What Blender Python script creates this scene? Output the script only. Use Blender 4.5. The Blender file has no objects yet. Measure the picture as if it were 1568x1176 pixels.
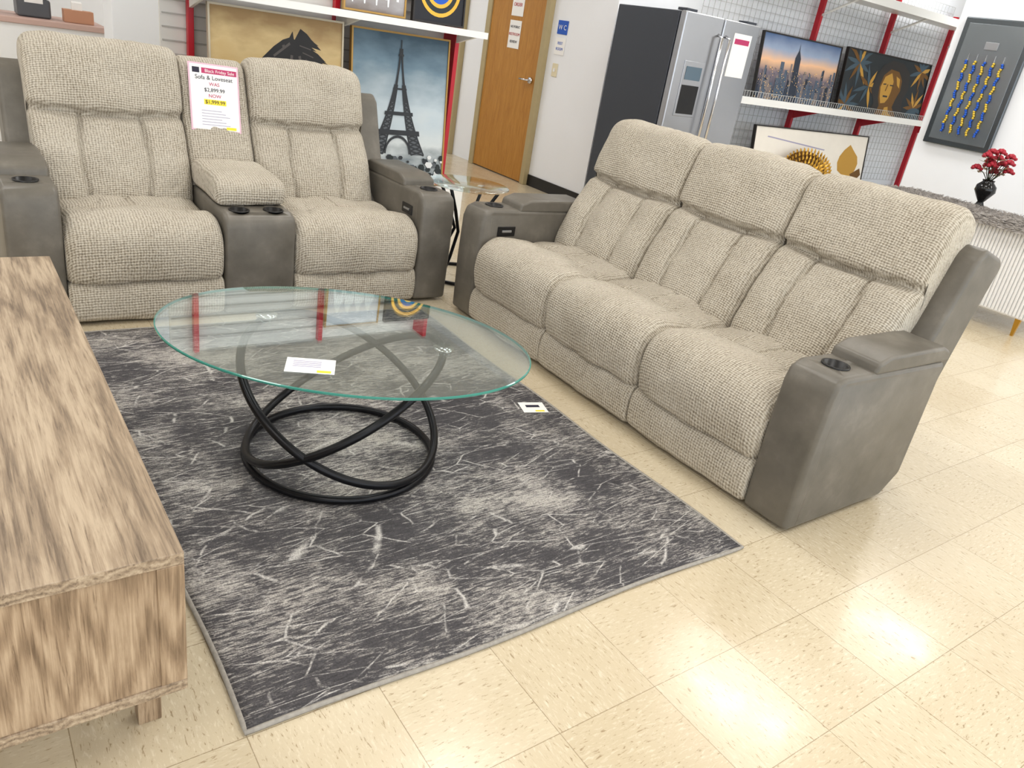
import bpy, bmesh, math, random
from mathutils import Vector, Matrix, noise
random.seed(7)
D = bpy.data
SC = bpy.context.scene

# ------------------------------------------------------------------ helpers
def s2l(v):
    v /= 255.0
    return v/12.92 if v <= 0.04045 else ((v+0.055)/1.055)**2.4
def C(r, g, b): return (s2l(r), s2l(g), s2l(b), 1.0)

def newmat(name):
    m = D.materials.new(name); m.use_nodes = True
    nt = m.node_tree; b = nt.nodes["Principled BSDF"]
    return m, nt, b
def mat(name, col, rough=.5, metal=0.0, coat=0.0, emit=0.0, var=0.0, vscale=8):
    m, nt, b = newmat(name)
    b.inputs["Base Color"].default_value = col
    b.inputs["Roughness"].default_value = rough
    b.inputs["Metallic"].default_value = metal
    b.inputs["Coat Weight"].default_value = coat
    if emit:
        b.inputs["Emission Color"].default_value = col
        b.inputs["Emission Strength"].default_value = emit
    if var:
        tc = nt.nodes.new("ShaderNodeTexCoord")
        n = nt.nodes.new("ShaderNodeTexNoise"); n.inputs["Scale"].default_value = vscale; n.inputs["Detail"].default_value = 5
        nt.links.new(tc.outputs["Object"], n.inputs["Vector"])
        mx = mixc(nt, n.outputs["Fac"], tuple(c*(1-var) for c in col[:3])+(1,), tuple(min(1, c*(1+var)) for c in col[:3])+(1,))
        nt.links.new(mx, b.inputs["Base Color"])
    return m
def mixc(nt, fac, a, b):
    mx = nt.nodes.new("ShaderNodeMix"); mx.data_type = 'RGBA'
    for k, v in ((0, fac), (6, a), (7, b)):
        if hasattr(v, "is_linked"): nt.links.new(v, mx.inputs[k])
        else: mx.inputs[k].default_value = v
    return mx.outputs[2]
def ramp(nt, fac, stops, interp='LINEAR'):
    r = nt.nodes.new("ShaderNodeValToRGB"); r.color_ramp.interpolation = interp
    e = r.color_ramp.elements
    while len(e) < len(stops): e.new(0.5)
    for i, (p, c) in enumerate(stops):
        e[i].position = p; e[i].color = c if len(c) == 4 else (*c, 1)
    nt.links.new(fac, r.inputs[0]); return r.outputs[0]
def math_n(nt, op, a, b=None, clamp=False):
    n = nt.nodes.new("ShaderNodeMath"); n.operation = op; n.use_clamp = clamp
    for k, v in ((0, a), (1, b)):
        if v is None: continue
        if hasattr(v, "is_linked"): nt.links.new(v, n.inputs[k])
        else: n.inputs[k].default_value = v
    return n.outputs[0]
def objmap(nt, scale=(1, 1, 1), rot=(0, 0, 0), loc=(0, 0, 0)):
    tc = nt.nodes.new("ShaderNodeTexCoord"); mp = nt.nodes.new("ShaderNodeMapping")
    nt.links.new(tc.outputs["Object"], mp.inputs["Vector"])
    mp.inputs["Scale"].default_value = scale; mp.inputs["Rotation"].default_value = rot; mp.inputs["Location"].default_value = loc
    return mp.outputs[0]
def tnoise(nt, vec, scale, detail=4, rough=.5, dist=0):
    n = nt.nodes.new("ShaderNodeTexNoise"); nt.links.new(vec, n.inputs["Vector"])
    n.inputs["Scale"].default_value = scale; n.inputs["Detail"].default_value = detail
    n.inputs["Roughness"].default_value = rough; n.inputs["Distortion"].default_value = dist
    return n.outputs["Fac"]
def bump(nt, b, h, strength=.5, dist=.002):
    n = nt.nodes.new("ShaderNodeBump"); n.inputs["Strength"].default_value = strength; n.inputs["Distance"].default_value = dist
    nt.links.new(h, n.inputs["Height"]); nt.links.new(n.outputs[0], b.inputs["Normal"])
BW = lambda v: (v, v, v, 1)

def empty(name, loc=(0, 0, 0), rot=(0, 0, 0)):
    e = D.objects.new(name, None); SC.collection.objects.link(e)
    e.location = loc; e.rotation_euler = rot; e.empty_display_size = .1
    return e
def add(name, me, m, parent=None, smooth=True):
    o = D.objects.new(name, me); SC.collection.objects.link(o)
    if m is not None:
        for mm in (m if isinstance(m, (list, tuple)) else [m]): me.materials.append(mm)
    if parent: o.parent = parent
    for p in me.polygons: p.use_smooth = smooth
    return o
def meshobj(name, v, f, m, parent=None, smooth=True):
    me = D.meshes.new(name); me.from_pydata([tuple(x) for x in v], [], f); me.update()
    bm = bmesh.new(); bm.from_mesh(me); bmesh.ops.recalc_face_normals(bm, faces=bm.faces); bm.to_mesh(me); bm.free()
    return add(name, me, m, parent, smooth)
def bev(o, w, seg=3):
    if w > 0:
        b = o.modifiers.new("bevel", 'BEVEL'); b.width = w; b.segments = seg; b.limit_method = 'ANGLE'; b.angle_limit = math.radians(30); b.harden_normals = True
    return o
def box(name, x0, x1, y0, y1, z0, z1, m, parent=None, bevel=0.0, seg=3):
    v = [(x, y, z) for x in (x0, x1) for y in (y0, y1) for z in (z0, z1)]
    f = [(0, 1, 3, 2), (4, 6, 7, 5), (0, 4, 5, 1), (2, 3, 7, 6), (0, 2, 6, 4), (1, 5, 7, 3)]
    return bev(meshobj(name, v, f, m, parent, bevel > 0), bevel, seg)
def prism(name, poly, x0, x1, m, parent=None, bevel=0.0, seg=3):
    n = len(poly)
    v = [(x0, y, z) for y, z in poly]+[(x1, y, z) for y, z in poly]
    f = [tuple(range(n)), tuple(range(2*n-1, n-1, -1))]+[(i, (i+1) % n, n+(i+1) % n, n+i) for i in range(n)]
    return bev(meshobj(name, v, f, m, parent, bevel > 0), bevel, seg)
def tube(name, pts, r, m, parent=None, cyclic=False, flat=1.0, n=10):
    pts = [Vector(p) for p in pts]; N = len(pts); v = []; f = []
    up = Vector((0, 0, 1)); prev = None
    for i, p in enumerate(pts):
        if cyclic: t = pts[(i+1) % N]-pts[i-1]
        else: t = pts[min(i+1, N-1)]-pts[max(i-1, 0)]
        t.normalize()
        if prev is None:
            a = t.cross(up)
            if a.length < .1: a = t.cross(Vector((1, 0, 0)))
        else: a = prev-t*prev.dot(t)
        a.normalize(); prev = a; b = t.cross(a)
        for k in range(n):
            th = 2*math.pi*k/n
            v.append(p+a*math.cos(th)*r+b*math.sin(th)*r*flat)
    rings = N if cyclic else N-1
    for i in range(rings):
        for k in range(n):
            j = (i+1) % N
            f.append((i*n+k, i*n+(k+1) % n, j*n+(k+1) % n, j*n+k))
    if not cyclic: f += [tuple(range(n)), tuple(range((N-1)*n, N*n))]
    return meshobj(name, v, f, m, parent)
def lathe(name, prof, m, parent=None, loc=(0, 0, 0), n=32, smooth=True):
    v = []; f = []
    for r, z in prof:
        for k in range(n):
            a = 2*math.pi*k/n; v.append((loc[0]+r*math.cos(a), loc[1]+r*math.sin(a), loc[2]+z))
    for i in range(len(prof)-1):
        for k in range(n): f.append((i*n+k, i*n+(k+1) % n, (i+1)*n+(k+1) % n, (i+1)*n+k))
    me = D.meshes.new(name); me.from_pydata(v, [], f)
    bm = bmesh.new(); bm.from_mesh(me); bmesh.ops.remove_doubles(bm, verts=bm.verts, dist=1e-5); bmesh.ops.recalc_face_normals(bm, faces=bm.faces); bm.to_mesh(me); bm.free()
    return add(name, me, m, parent, smooth)
def cutcyl(o, holes):
    cs = []
    for (x, y, z, r, d) in holes:
        c = lathe("cutter", [(0, -d), (r, -d), (r, d), (0, d)], None, o.parent, (x, y, z), 32, False)
        md = o.modifiers.new("b", 'BOOLEAN'); md.operation = 'DIFFERENCE'; md.object = c; md.solver = 'EXACT'; cs.append(c)
    bpy.context.view_layer.update()
    dg = bpy.context.evaluated_depsgraph_get()
    me = D.meshes.new_from_object(o.evaluated_get(dg)); o.modifiers.clear(); o.data = me
    for c in cs: D.objects.remove(c, do_unlink=True)
def smoothprof(p, M):
    n = len(p); out = []; per = 12; dense = []
    for i in range(n):
        a, b, c, d = [Vector(p[(i+k) % n]) for k in (-1, 0, 1, 2)]
        for k in range(per):
            t = k/per
            dense.append(.5*((2*b)+(c-a)*t+(2*a-5*b+4*c-d)*t*t+(3*b-a-3*c+d)*t**3))
    L = [0]
    for i in range(len(dense)): L.append(L[-1]+(dense[(i+1) % len(dense)]-dense[i]).length)
    tot = L[-1]; j = 0
    for k in range(M):
        s = tot*k/M
        while L[j+1] < s: j += 1
        t = (s-L[j])/max(1e-9, L[j+1]-L[j])
        out.append(dense[j].lerp(dense[(j+1) % len(dense)], t))
    return out
def cushion(name, prof, x0, x1, m, parent, r=.045, nx=70, M=84, inset=None, wr=.004, seed=0):
    P = smoothprof(prof, M); area = sum(P[i].x*P[(i+1) % M].y-P[(i+1) % M].x*P[i].y for i in range(M))
    sg = 1 if area > 0 else -1
    N = []
    for i in range(M):
        t = (P[(i+1) % M]-P[i-1]).normalized(); N.append(Vector((t.y*sg, -t.x*sg)))
    W = x1-x0; xs = []
    ne = 8
    for i in range(ne): xs.append(r*(1-math.cos(math.pi/2*i/ne)))
    for i in range(nx+1): xs.append(r+(W-2*r)*i/nx)
    for i in range(ne-1, -1, -1): xs.append(W-r*(1-math.cos(math.pi/2*i/ne)))
    v = []; f = []
    for u in xs:
        e = min(u, W-u); d = 0
        if e < r: d = r-math.sqrt(max(0, r*r-(r-e)**2))
        for i in range(M):
            p = P[i]; ins = d
            if inset: ins += inset(u/W, u, p.x, p.y)
            ins -= wr*noise.noise(Vector((u*7+seed*3.1, p.x*7, p.y*7)))*2+wr*.5*noise.noise(Vector((u*22, p.x*22, p.y*22+seed)))
            q = p-N[i]*ins
            v.append((x0+u, q.x, q.y))
    K = len(xs)
    for a in range(K-1):
        for i in range(M): f.append((a*M+i, a*M+(i+1) % M, (a+1)*M+(i+1) % M, (a+1)*M+i))
    for a in (0, K-1):
        c = sum((Vector(v[a*M+i]) for i in range(M)), Vector())/M; v.append(c)
        for i in range(M): f.append((a*M+i, a*M+(i+1) % M, len(v)-1))
    return meshobj(name, v, f, m, parent)
def textobj(name, s, size, m, parent, loc, rot=(math.pi/2, 0, 0), align='CENTER'):
    cu = D.curves.new(name, 'FONT'); cu.body = s; cu.size = size; cu.align_x = align; cu.extrude = .0003
    o = D.objects.new(name, cu); SC.collection.objects.link(o); bpy.context.view_layer.update()
    me = D.meshes.new_from_object(o.evaluated_get(bpy.context.evaluated_depsgraph_get()))
    D.objects.remove(o, do_unlink=True); o2 = add(name, me, None, parent, False); me.materials.clear(); me.materials.append(m)
    o2.location = loc; o2.rotation_euler = rot
    return o2
def sphere_into(v, f, c, r, seg=10, rings=6, sc=(1, 1, 1)):
    b = len(v)
    for i in range(rings+1):
        ph = math.pi*i/rings
        for k in range(seg):
            th = 2*math.pi*k/seg
            v.append((c[0]+r*sc[0]*math.sin(ph)*math.cos(th), c[1]+r*sc[1]*math.sin(ph)*math.sin(th), c[2]+r*sc[2]*math.cos(ph)))
    for i in range(rings):
        for k in range(seg): f.append((b+i*seg+k, b+i*seg+(k+1) % seg, b+(i+1)*seg+(k+1) % seg, b+(i+1)*seg+k))

# ------------------------------------------------------------------ materials
def make_fabric():
    m, nt, b = newmat("chenille_fabric")
    vec = objmap(nt)
    sp = nt.nodes.new("ShaderNodeSeparateXYZ"); nt.links.new(vec, sp.inputs[0])
    wob = math_n(nt, 'MULTIPLY', tnoise(nt, vec, 30, 2), .013)
    yz = math_n(nt, 'ADD', sp.outputs[1], sp.outputs[2])
    k = 2*math.pi/.024
    a = math_n(nt, 'SINE', math_n(nt, 'MULTIPLY', math_n(nt, 'ADD', math_n(nt, 'ADD', sp.outputs[0], yz), wob), k))
    c_ = math_n(nt, 'SINE', math_n(nt, 'MULTIPLY', math_n(nt, 'ADD', math_n(nt, 'SUBTRACT', sp.outputs[0], yz), wob), k))
    weave = math_n(nt, 'ADD', math_n(nt, 'MULTIPLY', math_n(nt, 'MULTIPLY', a, c_), .5), .5)
    vo = nt.nodes.new("ShaderNodeTexVoronoi"); vo.inputs["Scale"].default_value = 140; nt.links.new(vec, vo.inputs["Vector"])
    fine = math_n(nt, 'SUBTRACT', 1.0, vo.outputs["Distance"]); med = tnoise(nt, vec, 95, 3); big = tnoise(nt, vec, 5, 4)
    s = math_n(nt, 'ADD', math_n(nt, 'MULTIPLY', weave, .45), math_n(nt, 'MULTIPLY', fine, .25))
    s = math_n(nt, 'ADD', s, math_n(nt, 'MULTIPLY', med, .30))
    c1 = ramp(nt, s, [(.25, C(140, 130, 115)), (.48, C(184, 175, 160)), (.74, C(214, 207, 195))])
    c3 = mixc(nt, ramp(nt, big, [(.4, BW(0)), (.75, BW(.3))]), c1, C(212, 205, 193))
    nt.links.new(c3, b.inputs["Base Color"]); b.inputs["Roughness"].default_value = .95
    b.inputs["Sheen Weight"].default_value = .08; b.inputs["Specular IOR Level"].default_value = .12
    bump(nt, b, s, 1.0, .007)
    return m
def make_leather():
    m, nt, b = newmat("taupe_leather")
    vec = objmap(nt)
    n = tnoise(nt, vec, 7, 6, .6)
    c = ramp(nt, n, [(.3, C(96, 92, 84)), (.55, C(110, 105, 97)), (.75, C(128, 123, 114))])
    nt.links.new(c, b.inputs["Base Color"]); b.inputs["Roughness"].default_value = .4
    vo = nt.nodes.new("ShaderNodeTexVoronoi"); vo.inputs["Scale"].default_value = 260; nt.links.new(vec, vo.inputs["Vector"])
    bump(nt, b, vo.outputs["Distance"], .12, .001)
    return m
def make_wood(name, axis, dark=C(106, 90, 74), mid=C(158, 139, 117), light=C(188, 170, 147), tone=C(152, 138, 122)):
    m, nt, b = newmat(name)
    sc = [90, 90, 90]; sc[axis] = 3.5
    sc2 = [15, 15, 15]; sc2[axis] = 1.5
    v1 = objmap(nt, tuple(sc)); v2 = objmap(nt, tuple(sc2))
    n1 = tnoise(nt, v1, 2.0, 8, .7, .5); n2 = tnoise(nt, v2, 1.2, 7, .65, 1.6)
    w = nt.nodes.new("ShaderNodeTexWave"); w.wave_type = 'RINGS'; w.inputs["Scale"].default_value = 1.3; w.inputs["Distortion"].default_value = 11; w.inputs["Detail"].default_value = 5
    nt.links.new(v2, w.inputs["Vector"])
    s = math_n(nt, 'ADD', math_n(nt, 'MULTIPLY', n1, .48), math_n(nt, 'ADD', math_n(nt, 'MULTIPLY', n2, .42), math_n(nt, 'MULTIPLY', w.outputs["Fac"], .12)))
    c = ramp(nt, s, [(.36, dark), (.50, mid), (.63, light)])
    pore = ramp(nt, n1, [(.32, BW(.8)), (.42, BW(0))]); c = mixc(nt, pore, c, dark)
    sp = nt.nodes.new("ShaderNodeSeparateXYZ"); nt.links.new(objmap(nt), sp.inputs[0])
    pl = math_n(nt, 'FLOOR', math_n(nt, 'MULTIPLY', sp.outputs[0], 9.0))
    wn = nt.nodes.new("ShaderNodeTexWhiteNoise"); wn.noise_dimensions = '1D'; nt.links.new(pl, wn.inputs["W"])
    c = mixc(nt, math_n(nt, 'MULTIPLY', wn.outputs["Value"], .45), c, tone)
    nt.links.new(c, b.inputs["Base Color"]); b.inputs["Roughness"].default_value = .5
    bump(nt, b, n1, .12, .002)
    return m
def make_floor():
    m, nt, b = newmat("vinyl_tile")
    vec = objmap(nt)
    br = nt.nodes.new("ShaderNodeTexBrick"); nt.links.new(vec, br.inputs["Vector"])
    br.offset = 0; br.squash = 1
    br.inputs["Scale"].default_value = 1; br.inputs["Brick Width"].default_value = .305; br.inputs["Row Height"].default_value = .305
    br.inputs["Mortar Size"].default_value = .0012; br.inputs["Mortar Smooth"].default_value = .3
    br.inputs["Color1"].default_value = C(210, 197, 172); br.inputs["Color2"].default_value = C(202, 188, 162); br.inputs["Mortar"].default_value = C(156, 140, 114)
    ck = nt.nodes.new("ShaderNodeTexChecker"); ck.inputs["Scale"].default_value = 1/.305; nt.links.new(vec, ck.inputs["Vector"])
    na = tnoise(nt, objmap(nt, (20, 75, 1)), 1.8, 5, .68, .5); nb = tnoise(nt, objmap(nt, (75, 20, 1)), 1.8, 5, .68, .5)
    mx = mixc(nt, ck.outputs["Fac"], na, nb)
    fl = ramp(nt, mx, [(.59, BW(0)), (.66, BW(.8))])
    lt = ramp(nt, mx, [(.34, BW(.7)), (.46, BW(0))])
    c = mixc(nt, fl, br.outputs["Color"], C(148, 126, 96))
    c = mixc(nt, lt, c, C(226, 216, 196))
    g = tnoise(nt, vec, 1.3, 4)
    c = mixc(nt, ramp(nt, g, [(.45, BW(0)), (.8, BW(.4))]), c, C(190, 172, 142))
    nt.links.new(c, b.inputs["Base Color"])
    r = ramp(nt, tnoise(nt, vec, 6, 4), [(.3, BW(.12)), (.7, BW(.25))]); nt.links.new(r, b.inputs["Roughness"])
    b.inputs["Specular IOR Level"].default_value = .6
    hn = tnoise(nt, vec, 9, 2); bump(nt, b, hn, .08, .004)
    return m
def make_rug():
    m, nt, b = newmat("rug_pile")
    st = tnoise(nt, objmap(nt, (13, 85, 1), (0, 0, .16)), 1.7, 6, .68, .9)
    patch = tnoise(nt, objmap(nt, (1.0, 1.5, 1)), 2.0, 5, .6)
    fine = tnoise(nt, objmap(nt), 260, 2)
    val = math_n(nt, 'ADD', math_n(nt, 'MULTIPLY', st, .66), math_n(nt, 'MULTIPLY', patch, .66))
    val = math_n(nt, 'ADD', val, math_n(nt, 'MULTIPLY', fine, .06))
    c = ramp(nt, val, [(.50, C(74, 72, 75)), (.675, C(94, 92, 94)), (.715, C(142, 138, 136)), (.80, C(196, 191, 185))])
    dn = nt.nodes.new("ShaderNodeTexNoise"); dn.inputs["Scale"].default_value = 9; nt.links.new(objmap(nt), dn.inputs["Vector"])
    for (sc, rz, th, mloc) in (((1.2, 4.8, 1), .62, .010, 0), ((1.1, 4.4, 1), -.18, .009, 5.3), ((1.3, 4.6, 1), 1.0, .009, 9.1)):
        vm = objmap(nt, sc, (0, 0, rz), (mloc, mloc, 0))
        va = nt.nodes.new("ShaderNodeVectorMath"); va.operation = 'ADD'
        vs = nt.nodes.new("ShaderNodeVectorMath"); vs.operation = 'SCALE'; vs.inputs["Scale"].default_value = .045
        nt.links.new(dn.outputs["Color"], vs.inputs[0]); nt.links.new(vm, va.inputs[0]); nt.links.new(vs.outputs[0], va.inputs[1])
        vo = nt.nodes.new("ShaderNodeTexVoronoi"); vo.feature = 'DISTANCE_TO_EDGE'; vo.inputs["Scale"].default_value = 2.1
        nt.links.new(va.outputs[0], vo.inputs["Vector"])
        ln = ramp(nt, vo.outputs["Distance"], [(th*.35, BW(1)), (th*1.4, BW(0))])
        mk = ramp(nt, tnoise(nt, objmap(nt, (1, 1, 1), (0, 0, 0), (mloc*2, 1, 0)), 7, 7, .75), [(.46, BW(0)), (.56, BW(.85))])
        c = mixc(nt, math_n(nt, 'MULTIPLY', ln, mk), c, C(218, 214, 210))
    c = mixc(nt, ramp(nt, fine, [(.35, BW(.4)), (.6, BW(0))]), c, C(60, 58, 60))
    nt.links.new(c, b.inputs["Base Color"]); b.inputs["Roughness"].default_value = .95; b.inputs["Specular IOR Level"].default_value = .1
    bump(nt, b, math_n(nt, 'ADD', fine, st), .6, .004)
    return m
def make_glass():
    m = D.materials.new("clear_glass"); m.use_nodes = True; nt = m.node_tree; nt.nodes.clear()
    o = nt.nodes.new("ShaderNodeOutputMaterial"); mx = nt.nodes.new("ShaderNodeMixShader")
    t = nt.nodes.new("ShaderNodeBsdfTransparent"); t.inputs[0].default_value = (.955, .985, .98, 1)
    g = nt.nodes.new("ShaderNodeBsdfGlossy"); g.inputs["Roughness"].default_value = .0; g.inputs[0].default_value = (.93, .99, 1, 1)
    lw = nt.nodes.new("ShaderNodeLayerWeight"); lw.inputs["Blend"].default_value = .5
    fac = math_n(nt, 'ADD', math_n(nt, 'MULTIPLY', math_n(nt, 'POWER', lw.outputs["Facing"], 3.0), .85), .10)
    nt.links.new(fac, mx.inputs[0]); nt.links.new(t.outputs[0], mx.inputs[1]); nt.links.new(g.outputs[0], mx.inputs[2]); nt.links.new(mx.outputs[0], o.inputs[0])
    return m
FAB = make_fabric(); LEA = make_leather(); GLASS = make_glass()
GEDGE = mat("glass_edge", C(62, 140, 128), .1, 0, .5)
BLACK = mat("black_metal", C(24, 24, 28), .3, .5)
BLKP = mat("black_plastic", C(18, 18, 20), .35)
CHROME = mat("chrome", C(215, 215, 218), .12, 1.0)
STEEL = mat("stainless", C(176, 178, 182), .28, .9, var=.06, vscale=3)
DKSTEEL = mat("fridge_side", C(66, 70, 78), .45, .2)
WHITE = mat("white_paint", C(238, 238, 238), .5)
WALL = mat("wall_paint", C(240, 242, 246), .75, var=.03, vscale=2)
SHELFW = mat("shelf_enamel", C(240, 240, 238), .35)
RED = mat("red_enamel", C(190, 25, 45), .35)
PAPER = mat("paper", C(245, 244, 242), .6)
INK = mat("ink", C(40, 38, 60), .6); PINK = mat("pink_ink", C(190, 60, 110), .6); YEL = mat("yellow_ink", C(248, 225, 60), .6); BLUE = mat("sign_blue", C(30, 90, 190), .5)
PALEP = mat("pale_pink_border", C(226, 190, 206), .6); GREYI = mat("grey_ink", C(170, 165, 190), .6)
GOLD = mat("gold", C(205, 160, 70), .28, .9)
FRAME = mat("gold_frame", C(168, 134, 74), .4, .4)
DKF = mat("dark_frame", C(35, 30, 28), .4)

# ------------------------------------------------------------------ room
XL, XR, YF, YB, ZC = -6.0, 13.0, -5.5, 8.5, 3.1
DX, DY = 4.59, 4.45
fl = box("floor", XL, XR, YF, YB, -.1, 0, make_floor())
CEILM = mat("ceiling_tile", C(235, 235, 232), .8)
box("ceiling", XL, XR, YF, YB, ZC, ZC+.1, CEILM)
box("wall_left", XL-.1, XL, YF, YB, 0, ZC, WALL)
box("wall_right", XR, XR+.1, YF, DY, 0, ZC, WALL)
box("wall_back", XL, DX, YB-.1, YB, 0, ZC, WALL)
box("wall_door_side", DX, DX+.12, DY, YB, 0, ZC, WALL)
box("wall_back_right", DX+.12, XR, DY, DY+.12, 0, ZC, WALL)
box("wall_partition", 7.0, 7.18, -1.2, 2.74, 0, ZC, WALL)
box("baseboard_door_side", DX-.012, DX, DY, 5.33, 0, .11, BLKP)
box("baseboard_partition", 6.988, 7.0, -1.2, 2.74, 0, .11, BLKP)
wf = empty("wall_front")
box("sill", XL, XR, YF-.1, YF, 0, .35, WALL, wf); box("header", XL, XR, YF-.1, YF, 2.75, ZC, WALL, wf)
ALU = mat("aluminium", C(150, 152, 155), .35, .8)
for i in range(9):
    x = XL+i*(XR-XL)/8
    box("mullion_%d" % i, x-.04, x+.04, YF-.09, YF-.01, .35, 2.75, ALU, wf)

# door
dr = empty("door_1")
DOORM = make_wood("door_wood", 2, C(158, 104, 38), C(180, 126, 50), C(194, 142, 66), C(182, 130, 54))
TAN = mat("door_frame_paint", C(176, 160, 122), .5)
box("door_slab", DX-.045, DX-.004, 5.40, 6.33, .01, 2.1, DOORM, dr, .004)
for (a, b_) in ((5.33, 5.40), (6.33, 6.41)): box("jamb", DX-.06, DX-.001, a, b_, 0, 2.18, TAN, dr, .004)
box("head_jamb", DX-.06, DX-.001, 5.33, 6.41, 2.1, 2.18, TAN, dr)
lathe("lever_rose", [(0, 0), (.03, 0), (.03, .02), (0, .02)], CHROME, dr, (0, 0, 0)).matrix_local = Matrix.Translation((DX-.045, 5.48, 1.0)) @ Matrix.Rotation(-math.pi/2, 4, 'Y')
tube("lever_handle", [(DX-.06, 5.48, 1.0), (DX-.1, 5.48, 1.0), (DX-.105, 5.52, 1.0), (DX-.105, 5.6, 1.0)], .01, CHROME, dr)
def wallsign(name, y, z, w, h, lines, border=None, x=DX-.05):
    e = empty(name, (x, y, z), (0, 0, -math.pi/2))
    box("sheet", -w/2, w/2, 0, .003, 0, h, PAPER if border is None else border, e)
    for (s, size, zz, mm) in lines: textobj("text", s, size, mm, e, (0, -.002, zz))
    return e
wallsign("restroom_sign", 5.87, 1.56, .2, .24, [("OUT OF", .045, .15, RED), ("ORDER", .045, .09, RED)])
wallsign("restroom_sign", 5.87, 1.26, .2, .26, [("NO PUBLIC", .032, .19, INK), ("RESTROOM", .036, .12, RED), ("REVIEW", .036, .05, INK)])
wallsign("accessible_sign", 5.16, 1.46, .15, .12, [("W C", .06, .04, PAPER)], BLUE, DX-.006)
wallsign("accessible_notice", 5.16, 1.28, .15, .15, [("REST", .035, .09, BLUE), ("ROOM", .035, .04, BLUE)], None, DX-.006)
e = empty("light_switch", (DX-.001, 5.18, 1.08)); box("plate", -.008, 0, -.04, .04, 0, .12, mat("ivory", C(225, 215, 185), .4), e, .003); box("toggle", -.018, -.006, -.008, .008, .045, .075, WHITE, e)
dr2 = empty("door_2")
box("door_slab", DX-.045, DX-.004, 6.95, 7.8, .01, 2.1, mat("olive_paint", C(150, 120, 70), .5), dr2, .004)
for (a, b_) in ((6.86, 6.95), (7.8, 7.9)): box("jamb", DX-.06, DX-.001, a, b_, 0, 2.18, TAN, dr2, .004)
lathe("knob", [(0, 0), (.02, 0), (.028, .03), (.02, .05), (0, .055)], CHROME, dr2, (0, 0, 0)).matrix_local = Matrix.Translation((DX-.045, 7.03, 1.0)) @ Matrix.Rotation(-math.pi/2, 4, 'Y')

# ceiling light fixtures
LM = mat("light_housing", C(240, 240, 240), .5)
for X in (-3.6, -.9, 1.8, 4.2, 6.2, 9.2):
    for Y in (-3.6, -1.2, 1.2, 3.5, 6.3):
        if X > 4 and Y > 4.2: continue
        xx, yy, en = X, Y, 19.5
        if Y > 4.2 and X > 0: xx, yy, en = 2.6, 7.4, 34
        e = empty("ceiling_light", (xx, yy, ZC-.001))
        box("housing", -.33, .33, -.65, .65, -.05, 0, LM, e, .006)
        L = D.lights.new("tube_panel", 'AREA'); L.shape = 'RECTANGLE'; L.size = .58; L.size_y = 1.2; L.energy = en; L.color = (1, .99, .975)
        lo = D.objects.new("tube_panel", L); SC.collection.objects.link(lo); lo.parent = e; lo.location = (0, 0, -.056)

# ------------------------------------------------------------------ rug
rg = empty("area_rug", (0, 0, 0))
RW, RL = 1.616, 2.24
bm = bmesh.new(); nxr, nyr = 60, 80
grid = {}
for i in range(nxr+1):
    for j in range(nyr+1):
        x = RW*i/nxr; y = RL*j/nyr
        z = .010+.0015*noise.noise(Vector((x*4, y*4, 0)))
        ex = .006*math.sin(y*7) if i in (0, nxr) else 0
        ey = (.007*math.sin(x*6+1)) if j in (0, nyr) else 0
        grid[i, j] = bm.verts.new((x+ex, y+ey, z))
for i in range(nxr):
    for j in range(nyr): bm.faces.new((grid[i, j], grid[i+1, j], grid[i+1, j+1], grid[i, j+1]))
me = D.meshes.new("pile")
edge = [tuple(grid[i, 0].co) for i in range(nxr+1)]+[tuple(grid[nxr, j].co) for j in range(1, nyr+1)]+[tuple(grid[i, nyr].co) for i in range(nxr-1, -1, -1)]+[tuple(grid[0, j].co) for j in range(nyr-1, 0, -1)]
r_ = bmesh.ops.extrude_face_region(bm, geom=bm.faces[:])
for g in r_["geom"]:
    if isinstance(g, bmesh.types.BMVert): g.co.z = .001
bmesh.ops.recalc_face_normals(bm, faces=bm.faces)
bm.to_mesh(me)
bm.free(); add("pile", me, make_rug(), rg)
tube("bound_edge", [(x, y, .0065) for x, y, z in edge], .0062, mat("rug_binding", C(158, 153, 146), .9, var=.3, vscale=90), rg, True, n=8)

# ------------------------------------------------------------------ sofas
seatP = [(.57, .28), (.575, .41), (.42, .425), (.30, .423), (.16, .450), (.06, .444), (-.008, .395), (-.028, .31), (-.016, .225), (.012, .180), (.12, .17), (.35, .24)]
footP = [(.06, .20), (.002, .190), (-.020, .15), (-.022, .09), (-.008, .032), (.04, .014), (.10, .03), (.125, .12), (.11, .19)]
backP = [(.50, .39), (.495, .45), (.545, .58), (.61, .69), (.665, .775), (.672, .83), (.700, .93), (.742, 1.035), (.79, 1.074), (.87, 1.074), (.94, 1.01), (.93, .90), (.87, .76), (.80, .60), (.72, .44), (.64, .35), (.56, .34)]
def g(x, s): return math.exp(-(x/s)**2)
def seat_in(w):
    def f(n, u, y, z):
        d = 0
        if z > .36:
            d += .018*g(y-.30, .012)
            if y > .28: d += .016*g(u-w/2, .011)*min(1, (y-.28)/.05)
            for sx in (.16, w-.16): d += .010*g(u-sx-(y-.3)*.3*(1 if sx < w/2 else -1), .011)*(1 if .12 < y < .42 else 0)
        if z > .2 and y < .5: d -= .024*math.sin(math.pi*n)**.8
        return d
    return f
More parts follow.
